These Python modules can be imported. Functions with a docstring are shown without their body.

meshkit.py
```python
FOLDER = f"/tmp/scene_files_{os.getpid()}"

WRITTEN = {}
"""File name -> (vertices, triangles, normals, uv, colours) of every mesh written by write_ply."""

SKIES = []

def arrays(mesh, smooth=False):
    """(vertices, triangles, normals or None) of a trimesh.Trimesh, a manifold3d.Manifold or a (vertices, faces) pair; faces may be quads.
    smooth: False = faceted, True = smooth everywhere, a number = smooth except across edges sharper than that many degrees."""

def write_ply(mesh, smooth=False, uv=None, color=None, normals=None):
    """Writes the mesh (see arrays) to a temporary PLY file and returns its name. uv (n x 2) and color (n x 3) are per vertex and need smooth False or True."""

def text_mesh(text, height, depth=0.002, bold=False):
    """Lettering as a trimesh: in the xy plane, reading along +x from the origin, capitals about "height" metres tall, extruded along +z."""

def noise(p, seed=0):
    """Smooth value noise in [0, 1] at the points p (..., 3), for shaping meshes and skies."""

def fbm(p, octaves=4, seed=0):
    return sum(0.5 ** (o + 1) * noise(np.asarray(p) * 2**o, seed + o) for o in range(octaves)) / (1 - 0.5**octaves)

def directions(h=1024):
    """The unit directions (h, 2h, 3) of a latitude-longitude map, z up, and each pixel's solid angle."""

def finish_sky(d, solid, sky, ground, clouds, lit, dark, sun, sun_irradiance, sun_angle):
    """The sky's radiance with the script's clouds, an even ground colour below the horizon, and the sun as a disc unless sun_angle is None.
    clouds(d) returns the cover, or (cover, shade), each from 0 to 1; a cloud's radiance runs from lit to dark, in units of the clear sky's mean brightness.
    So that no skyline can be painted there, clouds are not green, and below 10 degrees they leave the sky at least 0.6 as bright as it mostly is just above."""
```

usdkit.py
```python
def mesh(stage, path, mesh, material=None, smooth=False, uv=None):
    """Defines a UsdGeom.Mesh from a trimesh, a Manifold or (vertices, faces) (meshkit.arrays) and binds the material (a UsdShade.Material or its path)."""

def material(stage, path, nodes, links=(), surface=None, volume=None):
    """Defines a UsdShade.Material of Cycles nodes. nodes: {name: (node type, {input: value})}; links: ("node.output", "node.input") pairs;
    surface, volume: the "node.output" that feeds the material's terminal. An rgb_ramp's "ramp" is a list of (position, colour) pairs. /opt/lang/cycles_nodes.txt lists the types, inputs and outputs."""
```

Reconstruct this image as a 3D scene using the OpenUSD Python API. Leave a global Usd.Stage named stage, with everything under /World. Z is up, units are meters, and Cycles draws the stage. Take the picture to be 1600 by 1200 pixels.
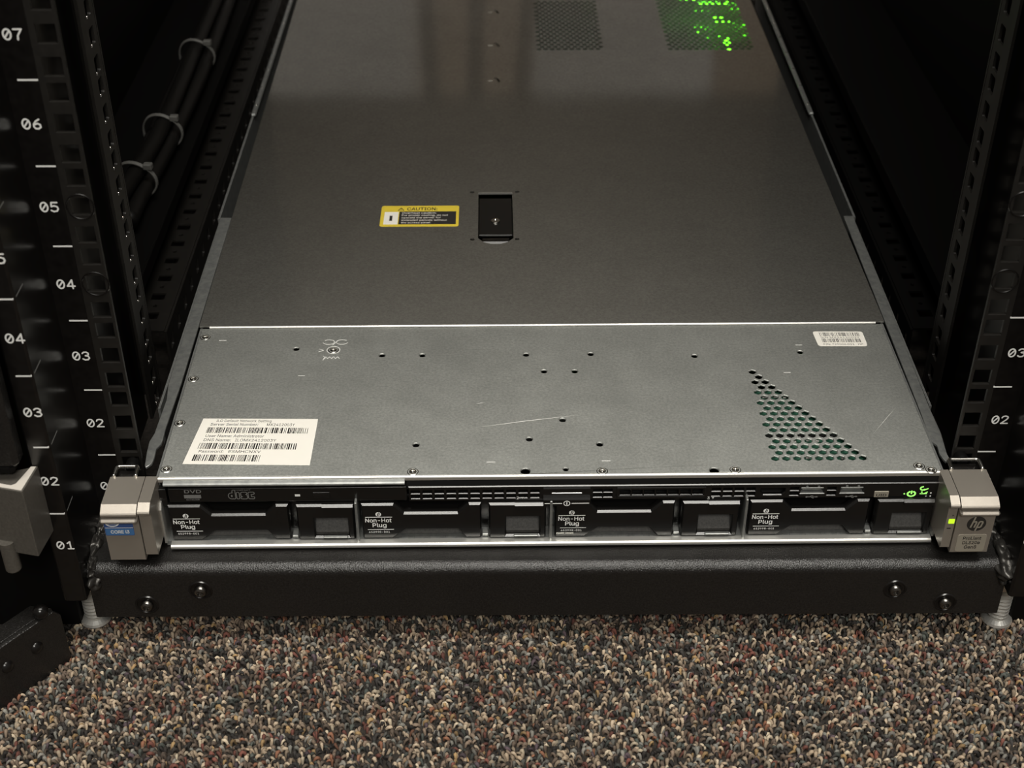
import math, random
import numpy as np, trimesh, manifold3d as m3
from shapely.geometry import Polygon, LineString, Point, box as sbox
from shapely import affinity
from shapely.ops import unary_union
import usdkit, meshkit
from pxr import Usd, UsdGeom, UsdLux, UsdShade, Gf, Sdf

random.seed(7)
RNG = np.random.default_rng(11)
stage = Usd.Stage.CreateInMemory()
UsdGeom.SetStageUpAxis(stage, UsdGeom.Tokens.z)
UsdGeom.SetStageMetersPerUnit(stage, 1.0)
UsdGeom.Xform.Define(stage, '/World')
UsdGeom.Scope.Define(stage, '/World/Looks')

# ------------------------------------------------------------------ camera
FPX = 2220.55
CAM = np.array([-0.0244, -0.6211, 0.5364])
PITCH, ROLL, YAW = 0.62130, 0.00062, -0.0071
cp, sp, cy_, sy_ = math.cos(PITCH), math.sin(PITCH), math.cos(YAW), math.sin(YAW)
FW = np.array([-sy_ * cp, cy_ * cp, -sp])
R0 = np.array([cy_, sy_, 0.0]); U0 = np.cross(R0, FW)
RT = math.cos(ROLL) * R0 + math.sin(ROLL) * U0
UP = -math.sin(ROLL) * R0 + math.cos(ROLL) * U0
cam = UsdGeom.Camera.Define(stage, '/World/camera')
cam.AddTransformOp().Set(Gf.Matrix4d(*RT, 0, *UP, 0, *(-FW), 0, *CAM, 1))
cam.CreateHorizontalApertureAttr(36.0); cam.CreateVerticalApertureAttr(27.0)
cam.CreateFocalLengthAttr(36.0 * FPX / 1600.0)
cam.CreateClippingRangeAttr(Gf.Vec2f(0.02, 50.0))
cam.CreateFStopAttr(13.0); cam.CreateFocusDistanceAttr(0.84)
cam.CreateExposureAttr(0.0)

# ------------------------------------------------------------------ light
dome = UsdLux.DomeLight.Define(stage, '/World/room_fill')          # the dim room's own bounce
dome.CreateIntensityAttr(0.045); dome.CreateColorAttr(Gf.Vec3f(1.0, 0.92, 0.82))
lamp = UsdLux.RectLight.Define(stage, '/World/ceiling_troffer')    # ceiling panel in front of the rack
lamp.CreateWidthAttr(1.5); lamp.CreateHeightAttr(0.7); lamp.CreateIntensityAttr(18.0)
lamp.CreateColorAttr(Gf.Vec3f(1.0, 0.965, 0.89)); lamp.AddTranslateOp().Set(Gf.Vec3d(0.1, -0.40, 2.55))
lamp2 = UsdLux.RectLight.Define(stage, '/World/front_fill')      # unseen lamp added out in the room to light upright faces
lamp2.CreateWidthAttr(1.2); lamp2.CreateHeightAttr(1.2); lamp2.CreateIntensityAttr(20.0)
lamp2.CreateColorAttr(Gf.Vec3f(1.0, 0.965, 0.89)); lamp2.AddTranslateOp().Set(Gf.Vec3d(0.2, -2.6, 2.55))
rear = UsdLux.RectLight.Define(stage, '/World/rear_fill')       # unseen lamp added behind the rack to brighten the cover reflection
rear.CreateWidthAttr(1.4); rear.CreateHeightAttr(0.3); rear.CreateIntensityAttr(75.0)
rear.CreateColorAttr(Gf.Vec3f(1.0, 0.95, 0.88)); rear.AddTranslateOp().Set(Gf.Vec3d(0.0, 1.18, 2.55))

# ------------------------------------------------------------------ materials
def mat(name, nodes, links, surface='p.BSDF'):
    return usdkit.material(stage, '/World/Looks/' + name, nodes, links, surface=surface)

def plain(name, col, rough=0.5, metal=0.0, **kw):
    return mat(name, {'p': ('principled_bsdf', dict(base_color=col, roughness=rough, metallic=metal, **kw))}, [])

def grained(name, c0, c1, rough, metal, scale, bump=0.0, bscale=None, r1=None, detail=3, coat=0.0, coat_r=0.1, lo=.3, hi=.7, dist=0.0004):
    n = {'g': ('geometry', {}), 'n': ('noise_texture', dict(scale=scale, detail=detail, roughness=.6)),
         'r': ('rgb_ramp', dict(ramp=[(lo, c0), (hi, c1)])),
         'p': ('principled_bsdf', dict(roughness=rough, metallic=metal, coat_weight=coat, coat_roughness=coat_r))}
    l = [('g.position', 'n.vector'), ('n.fac', 'r.fac'), ('r.color', 'p.base_color')]
    if r1 is not None:
        n['m'] = ('map_range', dict(from_min=.3, from_max=.7, to_min=rough, to_max=r1)); l += [('n.fac', 'm.value'), ('m.result', 'p.roughness')]
    if bump:
        n['n2'] = ('noise_texture', dict(scale=bscale or scale, detail=2)); n['b'] = ('bump', dict(strength=bump, distance=dist))
        l += [('g.position', 'n2.vector'), ('n2.fac', 'b.height'), ('b.normal', 'p.normal')]
    return mat(name, n, l)

M = {}
M['powder'] = grained('powder_black', (.008, .0074, .007), (.016, .015, .014), .21, 0, 900, bump=.55, bscale=1500, dist=.0006)
M['well'] = grained('well_plastic_lit', (.022, .021, .0195), (.052, .05, .046), .6, 0, 900)  # bezel plastic made lighter, carries the light falling on the ramps
M['scratch'] = plain('scratch_bright', (.62, .62, .59), .8)
M['weld'] = plain('weld_metal', (.05, .047, .043), .34, .6)
M['bolt'] = plain('dark_bolt_steel', (.20, .19, .175), .28, 1.0)
M['gloss'] = grained('gloss_black', (.0035, .003, .0028), (.007, .0062, .0058), .24, 0, 200)
M['rail'] = grained('rail_black', (.0075, .0066, .0055), (.012, .0106, .009), .45, 0, 300)
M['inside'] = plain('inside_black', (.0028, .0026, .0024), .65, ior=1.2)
M['cable'] = plain('cable_black', (.006, .0055, .005), .5, ior=1.3)
M['bezel'] = grained('bezel_black', (.005, .0047, .0045), (.009, .0085, .008), .22, 0, 1800, bump=.16, bscale=2400, dist=.0002)
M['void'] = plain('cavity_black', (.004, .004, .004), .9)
def sheet(name, c0, c1, dif, w_dif, w_sharp, blotch):
    # rolled zinc sheet: broad reflection with fine grain, some scatter, and (rear cover) a clearer sheen on top
    n = {'g': ('geometry', {}), 'n': ('noise_texture', dict(scale=620, detail=4, roughness=.75)), 'v': ('noise_texture', dict(scale=34, detail=4, roughness=.6)),
         'r': ('rgb_ramp', dict(ramp=[(.28, c0), (.72, c1)])), 'r2': ('rgb_ramp', dict(ramp=[(.3, (1 - blotch,) * 3), (.7, (1 + blotch,) * 3)])),
         'x': ('mix_color', dict(blend_type='multiply', fac=1.0)), 'b': ('bump', dict(strength=.12, distance=.0003)),
         'a': ('glossy_bsdf', dict(distribution='beckmann', roughness=.63)), 'd': ('diffuse_bsdf', dict(color=dif)), 's': ('glossy_bsdf', dict(color=(.52, .50, .47), roughness=.10)),
         'm': ('mix_closure', dict(fac=w_dif)), 'm2': ('mix_closure', dict(fac=w_sharp))}
    l = [('g.position', 'n.vector'), ('g.position', 'v.vector'), ('n.fac', 'r.fac'), ('v.fac', 'r2.fac'), ('r.color', 'x.a'), ('r2.color', 'x.b'), ('x.result', 'a.color'), ('n.fac', 'b.height'),
         ('b.normal', 'a.normal'), ('b.normal', 'd.normal'), ('a.BSDF', 'm.closure1'), ('d.BSDF', 'm.closure2'), ('m.closure', 'm2.closure1'), ('s.BSDF', 'm2.closure2')]
    return mat(name, n, l, 'm2.closure')
M['galv'] = sheet('galvanised_front', (.37, .385, .365), (.74, .75, .71), (.36, .365, .345), .20, .02, .16)
M['galv2'] = sheet('galvanised_rear', (.40, .395, .37), (.68, .67, .63), (.22, .21, .18), .12, .30, .06)
M['edge'] = plain('bare_steel_edge', (.72, .71, .67), .38, .85)
M['zinc'] = grained('zinc_rail', (.26, .27, .265), (.38, .385, .37), .42, .7, 260)
M['bright'] = plain('bright_zinc', (.75, .73, .68), .22, 1.0)
M['taupe'] = grained('taupe_plastic', (.34, .308, .268), (.38, .345, .30), .36, .6, 2600, bump=.08, dist=.0001)
M['cast'] = grained('cast_bracket', (.095, .087, .075), (.125, .115, .10), .42, .35, 700)
M['cast_edge'] = plain('cast_bracket_cut', (.75, .70, .63), .45, .3)
M['print'] = plain('white_print', (.80, .80, .78), .5)
M['print_dim'] = plain('grey_print', (.17, .17, .165), .5)
M['paper'] = plain('label_paper', (.86, .83, .76), .55)
M['ink'] = plain('label_ink', (.02, .018, .016), .6)
M['inkgrey'] = plain('label_ink_grey', (.16, .15, .14), .6)
M['yellow'] = plain('caution_yellow', (.72, .55, .05), .5)
M['blue'] = plain('sticker_blue', (.06, .17, .38), .35)
M['navy'] = plain('sticker_navy', (.04, .085, .24), .35)
M['plate'] = plain('name_plate', (.36, .33, .27), .4, .3)
M['pcb'] = grained('circuit_board', (.022, .085, .055), (.035, .13, .08), .45, 0, 300)
M['chip'] = plain('chip_grey', (.35, .34, .32), .4, .4)
M['tie'] = plain('tie_nylon_shaded', (.11, .108, .10), .5)  # pale nylon darkened, the shade inside the rack is in its colour
M['wall'] = grained('wall_panelling', (.085, .058, .032), (.115, .08, .046), .6, 0, 8)
M['brown'] = grained('brown_cloth_cable', (.09, .055, .025), (.13, .08, .04), .7, 0, 60)
M['cabinet'] = plain('grey_enamel', (.62, .63, .64), .5)
M['rearpanel'] = grained('rear_panel_brown', (.075, .052, .028), (.09, .063, .035), .6, 0, 12)
M['floor'] = grained('carpet_backing', (.008, .0065, .005), (.035, .028, .022), .95, 0, 420)
def emit(name, col, s): return mat(name, {'e': ('emission', dict(color=col, strength=s))}, [], 'e.emission')
M['led'] = emit('led_green', (.12, 1.0, .012), 15.0)
M['led_soft'] = emit('led_green_soft', (.35, 1.0, .16), 1.3)
M['led_lime'] = emit('led_lime', (.62, 1.0, .03), 1.1)
n = {'a': ('attribute', dict(attribute='tuft_color')), 'p': ('principled_bsdf', dict(roughness=.85))}
M['pile'] = mat('carpet_yarn', n, [('a.color', 'p.base_color')])

# ------------------------------------------------------------------ prim helpers
USED = {}
def numbered(path):
    k = USED.get(path, 0); USED[path] = k + 1
    return path if k == 0 else f'{path}_{k:03d}'

def data(prim, label=None, cat=None, group=None, kind=None):
    p = prim.GetPrim() if hasattr(prim, 'GetPrim') else prim
    for k, v in dict(label=label, category=cat, group=group, kind=kind).items():
        if v: p.SetCustomDataByKey(k, v)
    return p

def thing(name, label, cat, loc=(0, 0, 0), rz=0.0, group=None, kind=None):
    x = UsdGeom.Xform.Define(stage, numbered('/World/' + name))
    x.AddTranslateOp().Set(Gf.Vec3d(*map(float, loc)))
    if rz: x.AddRotateZOp().Set(float(rz))
    return data(x, label, cat, group, kind)

def obj(name, mesh, material, parent=None, smooth=30, label=None, kind=None):
    base = '/World' if parent is None else str(parent.GetPath())
    if isinstance(mesh, (list, tuple)) and not isinstance(mesh[0], np.ndarray): mesh = cat(mesh)
    m = usdkit.mesh(stage, numbered(base + '/' + name), mesh, M[material], smooth=smooth)
    return data(m, label, kind=kind)

# ------------------------------------------------------------------ mesh helpers
def cat(ms): return trimesh.util.concatenate([m for m in ms if m is not None])

def cb(x0, x1, y0, y1, z0, z1, c=0.0):
    """A box, with chamfered edges when c > 0."""
    if x0 > x1: x0, x1 = x1, x0
    if c <= 0:
        b = trimesh.creation.box((x1 - x0, y1 - y0, z1 - z0)); b.apply_translation(((x0 + x1) / 2, (y0 + y1) / 2, (z0 + z1) / 2)); return b
    pts = []
    for X in ((x0, 1), (x1, -1)):
        for Y in ((y0, 1), (y1, -1)):
            for Z in ((z0, 1), (z1, -1)):
                b = [X[0], Y[0], Z[0]]
                for k, s in enumerate((X[1], Y[1], Z[1])):
                    q = [b[i] + (0 if i == k else (X[1], Y[1], Z[1])[i] * c) for i in range(3)]
                    pts.append(q)
    return trimesh.convex.convex_hull(np.array(pts))

def ring_offset(r, d):
    """Mitre-offset of an open CCW ring by d to its left (inward)."""
    n = len(r); out = []
    for i in range(n):
        a, b, c = r[i - 1], r[i], r[(i + 1) % n]
        e1 = (b - a) / max(np.linalg.norm(b - a), 1e-12); e2 = (c - b) / max(np.linalg.norm(c - b), 1e-12)
        n1 = np.array([-e1[1], e1[0]]); n2 = np.array([-e2[1], e2[0]])
        k = n1 + n2; k = k / max(np.dot(k, k), .15) * 2
        out.append(b + k * d)
    return np.array(out)

def tri2d(ext, holes):
    p = Polygon(ext, holes)
    v, f = trimesh.creation.triangulate_polygon(p, engine='earcut')
    return v, f

def bev(poly, h, c=0.0, seg=3, slope=None):
    """Extrude along +w from 0 to h, the top edges rounded by c."""
    if poly.geom_type != 'Polygon': return cat([bev(g, h, c, seg, slope) for g in poly.geoms])
    if c <= 0 and not slope: return trimesh.creation.extrude_polygon(poly, h, engine='earcut')
    from shapely.geometry.polygon import orient
    poly = orient(poly, 1.0)
    rings = [np.array(poly.exterior.coords)[:-1]] + [np.array(i.coords)[:-1] for i in poly.interiors]
    V, Fc, base = [], [], 0; tops = []
    for r in rings:
        prof = [(0.0, 0.0)] + [(c * (1 - math.cos(t)), h - c + c * math.sin(t)) for t in np.linspace(0, math.pi / 2, seg + 1)]
        if slope: prof = [(0.0, 0.0), (0.0, h - slope[1]), (slope[0], h)]
        n = len(r)
        for (d, w) in prof:
            q = ring_offset(r, d) if d > 0 else r
            V.append(np.column_stack([q, np.full(n, w)]))
        for k in range(len(prof) - 1):
            for i in range(n):
                a, b = base + k * n + i, base + k * n + (i + 1) % n
                Fc += [[a, b, b + n], [a, b + n, a + n]]
        tops.append(V[-1][:, :2]); base += n * len(prof)
    v, f = tri2d(tops[0], tops[1:])
    V.append(np.column_stack([v, np.full(len(v), h)])); Fc += (np.asarray(f) + base).tolist(); base += len(v)
    v, f = tri2d(rings[0], rings[1:])
    V.append(np.column_stack([v, np.zeros(len(v))])); Fc += (np.asarray(f)[:, ::-1] + base).tolist()
    m = trimesh.Trimesh(np.vstack(V), np.array(Fc), process=False)
    m.merge_vertices(); return m

def place(m, o, ux=(1, 0, 0), uy=(0, 1, 0)):
    m = m.copy(); ux = np.array(ux, float); uy = np.array(uy, float); uz = np.cross(ux, uy)
    v = m.vertices
    m.vertices = np.array(o) + v[:, :1] * ux + v[:, 1:2] * uy + v[:, 2:3] * uz
    return m
XZ = dict(ux=(1, 0, 0), uy=(0, 0, 1))                     # w points to the viewer (-y)
def front(m, y): return place(m, (0, y, 0), **XZ)

def prof_x(pts, x0, x1):
    """Extrude a (y, z) outline from x0 to x1."""
    p = Polygon(pts); m = trimesh.creation.extrude_polygon(p, x1 - x0, engine='earcut')
    return place(m, (x0, 0, 0), (0, 1, 0), (0, 0, 1))

def tube(pts, r, n=10, closed=False):
    pts = np.array(pts, float); N = len(pts)
    tg = np.gradient(pts, axis=0) if not closed else np.roll(pts, -1, 0) - np.roll(pts, 1, 0)
    tg /= np.linalg.norm(tg, axis=1, keepdims=True)
    up = np.array([0.13, 0.31, 0.94]); V = []
    for p, t in zip(pts, tg):
        a = np.cross(t, up); a /= np.linalg.norm(a); b = np.cross(t, a)
        ang = np.arange(n) / n * 2 * math.pi
        V.append(p + r * (np.cos(ang)[:, None] * a + np.sin(ang)[:, None] * b))
    F = []
    for k in range(N if closed else N - 1):
        k2 = (k + 1) % N
        for i in range(n):
            a, b, c, d = k * n + i, k * n + (i + 1) % n, k2 * n + (i + 1) % n, k2 * n + i
            F += [[a, b, c], [a, c, d]]
    V = np.vstack(V)
    if not closed:
        V = np.vstack([V, pts[0], pts[-1]]); e = len(V)
        for i in range(n):
            F += [[e - 2, (i + 1) % n, i], [e - 1, (N - 1) * n + i, (N - 1) * n + (i + 1) % n]]
    m = trimesh.Trimesh(V, np.array(F), process=False); m.fix_normals(); return m

def lathe(prof, o, axis='z', n=24):
    """prof: (radius, height) pairs, turned about the axis through o. axis 'z' up, 'y' towards the viewer (-y)."""
    m = trimesh.creation.revolve(np.array(prof, float), sections=n)
    if axis == 'z': return place(m, o)
    return place(m, o, **XZ)

def text(s, h, depth=.00004, bold=False, sx=1.0):
    m = meshkit.text_mesh(s, h, depth, bold); m.apply_scale((sx, 1, 1)); return m
def text_at(s, h, cx, cy, fitw=None, align='c', bold=False, depth=.00004):
    m = text(s, h, depth, bold); b = m.bounds
    if fitw: m.vertices[:, 0] = (m.vertices[:, 0] - b[0, 0]) * fitw / (b[1, 0] - b[0, 0])
    b = m.bounds
    off = {'c': -(b[0, 0] + b[1, 0]) / 2, 'l': -b[0, 0], 'r': -b[1, 0]}[align]
    m.apply_translation((cx + off, cy - h / 2, 0)); return m

DIG = {'0': [[(.5 + .42 * math.cos(t) * (1), .8 + .75 * math.sin(t)) for t in np.linspace(0, 2 * math.pi, 25)], [(.2, .3), (.8, 1.3)]],
       '1': [[(.22, 1.2), (.55, 1.55), (.55, .05)], [(.2, .05), (.9, .05)]],
       '2': [[(.1, 1.2), (.2, 1.45), (.5, 1.56), (.82, 1.42), (.88, 1.15), (.7, .8), (.08, .05), (.92, .05)]],
       '3': [[(.1, 1.3), (.3, 1.52), (.6, 1.54), (.85, 1.32), (.82, 1.02), (.45, .86)], [(.45, .86), (.8, .74), (.9, .4), (.7, .1), (.35, .04), (.08, .25)]],
       '4': [[(.7, .03), (.7, 1.56), (.06, .45), (.96, .45)]],
       '5': [[(.86, 1.54), (.2, 1.54), (.14, .88), (.5, 1.0), (.82, .84), (.9, .5), (.72, .12), (.35, .04), (.06, .24)]],
       '6': [[(.78, 1.5), (.4, 1.22), (.13, .75), (.1, .4), (.28, .08), (.6, .04), (.88, .3), (.84, .68), (.55, .88), (.16, .66)]],
       '7': [[(.06, 1.53), (.92, 1.53), (.45, .6), (.4, .03)]],
       '8': [[(.5 + .34 * math.cos(t), 1.2 + .36 * math.sin(t)) for t in np.linspace(0, 2 * math.pi, 19)], [(.5 + .4 * math.cos(t), .43 + .4 * math.sin(t)) for t in np.linspace(0, 2 * math.pi, 19)]]}
def unit_number(s, cx, cz, h=.0053, w=.0042, lw=.00042):
    ls = []
    for i, ch in enumerate(s):
        for st in DIG[ch]:
            ls.append(LineString([(cx + (i - 1) * (w + .0009) + .0005 + x * w, cz - h / 2 + y / 1.6 * h) for x, y in st]).buffer(lw, quad_segs=3))
    return bev(unary_union(ls), .00006)

# pixel of a real detail -> its place on a real plane (server frame: server's own turn of 0.42 degrees taken out)
SRV_X, SRV_RZ = 0.0013, 0.0074
def ray(p): return FW + RT * (p[0] - 800) / FPX + UP * (600 - p[1]) / FPX
def onz(p, z): d = ray(p); return CAM + d * (z - CAM[2]) / d[2]
def ony(p, y): d = ray(p); return CAM + d * (y - CAM[1]) / d[1]
def srv(P):
    x, y = P[0] - SRV_X, P[1]; c, s = math.cos(SRV_RZ), math.sin(SRV_RZ)
    return np.array([x * c + y * s, -x * s + y * c, P[2]])
def lid(px, py, z=.0435): return srv(onz((px, py), z))[:2]
def face(px, py, y=-.0255):
    n = np.array([-math.sin(SRV_RZ), math.cos(SRV_RZ), 0]); o = np.array([SRV_X, 0, 0]); d = ray((px, py))
    P = srv(CAM + d * (y - n @ (CAM - o)) / (n @ d)); return P[0], P[2]

def hexagon(cx, cy, r, rot=math.pi / 6): return Polygon([(cx + r * math.cos(rot + k * math.pi / 3), cy + r * math.sin(rot + k * math.pi / 3)) for k in range(6)])
def disc(cx, cy, r, n=12): return Polygon([(cx + r * math.cos(2 * math.pi * k / n), cy + r * math.sin(2 * math.pi * k / n)) for k in range(n)])
def rrect(x0, x1, y0, y1, r): return sbox(x0 + r, y0 + r, x1 - r, y1 - r).buffer(r, quad_segs=4)

FLOOR = -.060
U = .04445

# ================================================================== room shell
fl = obj('floor', cb(-2.5, 2.5, -2.5, 2.6, FLOOR - .02, FLOOR), 'floor'); data(fl, 'multicoloured loop carpet floor of the room', kind='structure')
wb = obj('wall_back', cb(-2.5, 2.5, 2.6, 2.7, FLOOR, 2.7), 'wall'); data(wb, 'dark brown panelled wall behind the rack', kind='structure')

# ---- carpet pile: thousands of small twisted yarn loops
def carpet():
    sp_ = .00255
    xs, ys = np.meshgrid(np.arange(-.40, .40, sp_), np.arange(-.27, .0, sp_))
    n = xs.size
    P = np.column_stack([xs.ravel(), ys.ravel()]) + RNG.uniform(-.5, .5, (n, 2)) * sp_ * 1.1
    th = RNG.uniform(0, 2 * math.pi, n); L = RNG.uniform(.0009, .0020, n); H = RNG.uniform(.0016, .0042, n); rr = RNG.uniform(.00064, .00106, n)
    pal = np.array([(.37, .285, .20), (.45, .355, .255), (.225, .165, .12), (.12, .088, .066), (.028, .023, .02), (.035, .031, .028), (.17, .165, .145), (.25, .235, .205), (.235, .105, .06), (.36, .235, .11), (.17, .062, .045), (.07, .078, .068), (.53, .44, .32), (.085, .06, .07)])
    wt = np.array([13, 10, 13, 13, 12, 10, 9, 8, 4, 3.5, 5, 6, 5, 2], float)
    # neighbouring loops share yarn: pick the colour from a blotchy field mixed with chance
    q = np.column_stack([P * 150, np.zeros(n)])
    fld = (meshkit.noise(q, 3) + .6 * meshkit.noise(q * 2.3, 5)) / 1.6
    fld = np.argsort(np.argsort(fld)) / n
    u = np.where(RNG.random(n) < .45, fld, RNG.random(n))
    order = RNG.permutation(len(pal)); cum = np.cumsum(wt[order]) / wt.sum()
    col = pal[order][np.searchsorted(cum, np.clip(u, 0, .9999))] * RNG.uniform(.38, 1.12, (n, 1))
    K, S = 5, 5
    t = np.linspace(-1, 1, K)
    cx = L[:, None] * t[None, :]; cz = H[:, None] * (1 - np.abs(t[None, :]) ** 2.6 * .85)
    bend = RNG.uniform(-.6, .6, n)[:, None] * L[:, None] * (1 - t[None, :] ** 2)
    ang = np.arange(S) / S * 2 * math.pi
    tz = np.gradient(cz, axis=1); tx = np.gradient(cx, axis=1); ln = np.sqrt(tx ** 2 + tz ** 2); nx, nz = -tz / ln, tx / ln
    r = rr[:, None] * np.array([.75, 1.05, 1.15, 1.05, .75])[None, :]
    lx = cx[:, :, None] + nx[:, :, None] * r[:, :, None] * np.cos(ang); lz = cz[:, :, None] + nz[:, :, None] * r[:, :, None] * np.cos(ang)
    ly = bend[:, :, None] + r[:, :, None] * np.sin(ang)
    c, s = np.cos(th)[:, None, None], np.sin(th)[:, None, None]
    X = P[:, 0, None, None] + lx * c - ly * s; Y = P[:, 1, None, None] + lx * s + ly * c; Z = FLOOR - .0006 + lz
    V = np.stack([X, Y, Z], -1).reshape(-1, 3)
    f = []
    for k in range(K - 1):
        for i in range(S):
            a, b = k * S + i, k * S + (i + 1) % S
            f += [[a, b + S, b], [a, a + S, b + S]]
    F = (np.array(f)[None] + (np.arange(n) * K * S)[:, None, None]).reshape(-1, 3)
    m = usdkit.mesh(stage, numbered('/World/carpet_pile'), (V, F), M['pile'], smooth=True)
    pv = UsdGeom.PrimvarsAPI(m).CreatePrimvar('tuft_color', Sdf.ValueTypeNames.Color3fArray, 'vertex')
    from pxr import Vt
    pv.Set(Vt.Vec3fArray.FromNumpy(np.repeat(col, K * S, 0).astype(np.float32)))
    data(m, 'short looped brown, beige and charcoal carpet pile in front of the rack', 'carpet', kind='stuff')
carpet()

# ================================================================== rack
rack = thing('server_rack', 'black steel server rack frame with numbered mounting posts and square holes', 'rack', (0, 0, FLOOR))
def R_(m):                                                   # world coordinates -> rack base
    m = cat(m) if isinstance(m, (list, tuple)) else m
    m = m.copy(); m.apply_translation((0, 0, -FLOOR)); return m
TOP = 2.0
def post(s):
    """s = -1 left, +1 right"""
    fr = []
    def X(a, b): return (min(s * a, s * b), max(s * a, s * b))
    x0, x1 = X(.2555, .268)
    outer = cb(x0, x1, -.05, .12, -.02, TOP, .0012)
    xa, xb = X(.2262, .2560)
    pl = sbox(xa, -.02, xb, TOP)
    holes = [sbox(s * .23255 - .00465, (u - 1) * U + k - .00465, s * .23255 + .00465, (u - 1) * U + k + .00465) for u in range(1, 13) for k in (.00635, .022225, .0381)]
    pl = pl.difference(unary_union(holes))
    flange = place(bev(pl, .002, .0003, 2), (0, .002, 0), **XZ)
    # return flange further back, with its own slots
    y0, y1 = .092, .120
    rp = sbox(y0, -.0, y1, TOP).difference(unary_union([rrect(.1035, .1125, (u - 1) * U + k - .005, (u - 1) * U + k + .005, .0012) for u in range(1, 13) for k in (.00635, .022225, .0381)]))
    rf = place(bev(rp, .0018, .0003, 2), (s * .246, 0, 0), (0, 1, 0), (0, 0, 1))
    if s > 0: rf.apply_translation((-.0018, 0, 0))
    back = cb(*X(.244, .256), .118, .120, 0, TOP)
    p = obj('mounting_post', R_([outer]), 'gloss', rack)
    obj('hole_flange', R_([flange, rf, back]), 'rail', p)
    obj('number_strip', R_(cb(*X(.2402, .2556), -.00025, .0005, -.02, TOP)), 'gloss', p)
    if s < 0: obj('slot_glints', R_([trimesh.creation.icosphere(subdivisions=1, radius=.0009).apply_translation((s * .2452, .1075, (u - 1) * U + k - .0050)) for u in range(1, 9) for k in (.00635, .022225, .0381)]), 'bright', p, smooth=True)  # bright beads added to make the glints along the slot edges
    for u in range(1, 9):
        zc = (u - .5) * U
        obj('unit_number', R_(front(unit_number(f'{u:02d}', s * .2478, zc), -.00027)), 'print', p)
        obj('unit_number', R_(front(unit_number(f'{u:02d}', s * .2600, zc), -.05002)), 'print', p)
        z = u * U
        obj('unit_mark', R_(cb(s * .2448 - .005, s * .2448 + .005, -.00031, .0003, z - .00045, z + .00045)) if s > 0 else R_(cb(-.2500, -.2404, -.00031, .0003, z - .00045, z + .00045)), 'print', p)
        xq0, xq1 = X(.2562, .2640)
        obj('unit_mark', R_(cb(xq0, xq1, -.05006, -.0495, z - .00045, z + .00045)), 'print', p)
        xs = s * .2555
        obj('unit_mark', R_(cb(xs - .00006, xs + .00006, -.0475, -.0360, z - .00035, z + .00035)), 'print_dim', p)
    for u in (4, 5):
        z = (u - 1) * U + .022225; a = np.linspace(0, 2 * math.pi, 33)[:-1]
        obj('embossed_ring', R_(tube([(s * .23255 + .0068 * math.cos(t), -.0001, z + .0068 * math.sin(t)) for t in a], .00045, 6, True)), 'gloss', p)
    return p
post(-1); post(1)

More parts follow.
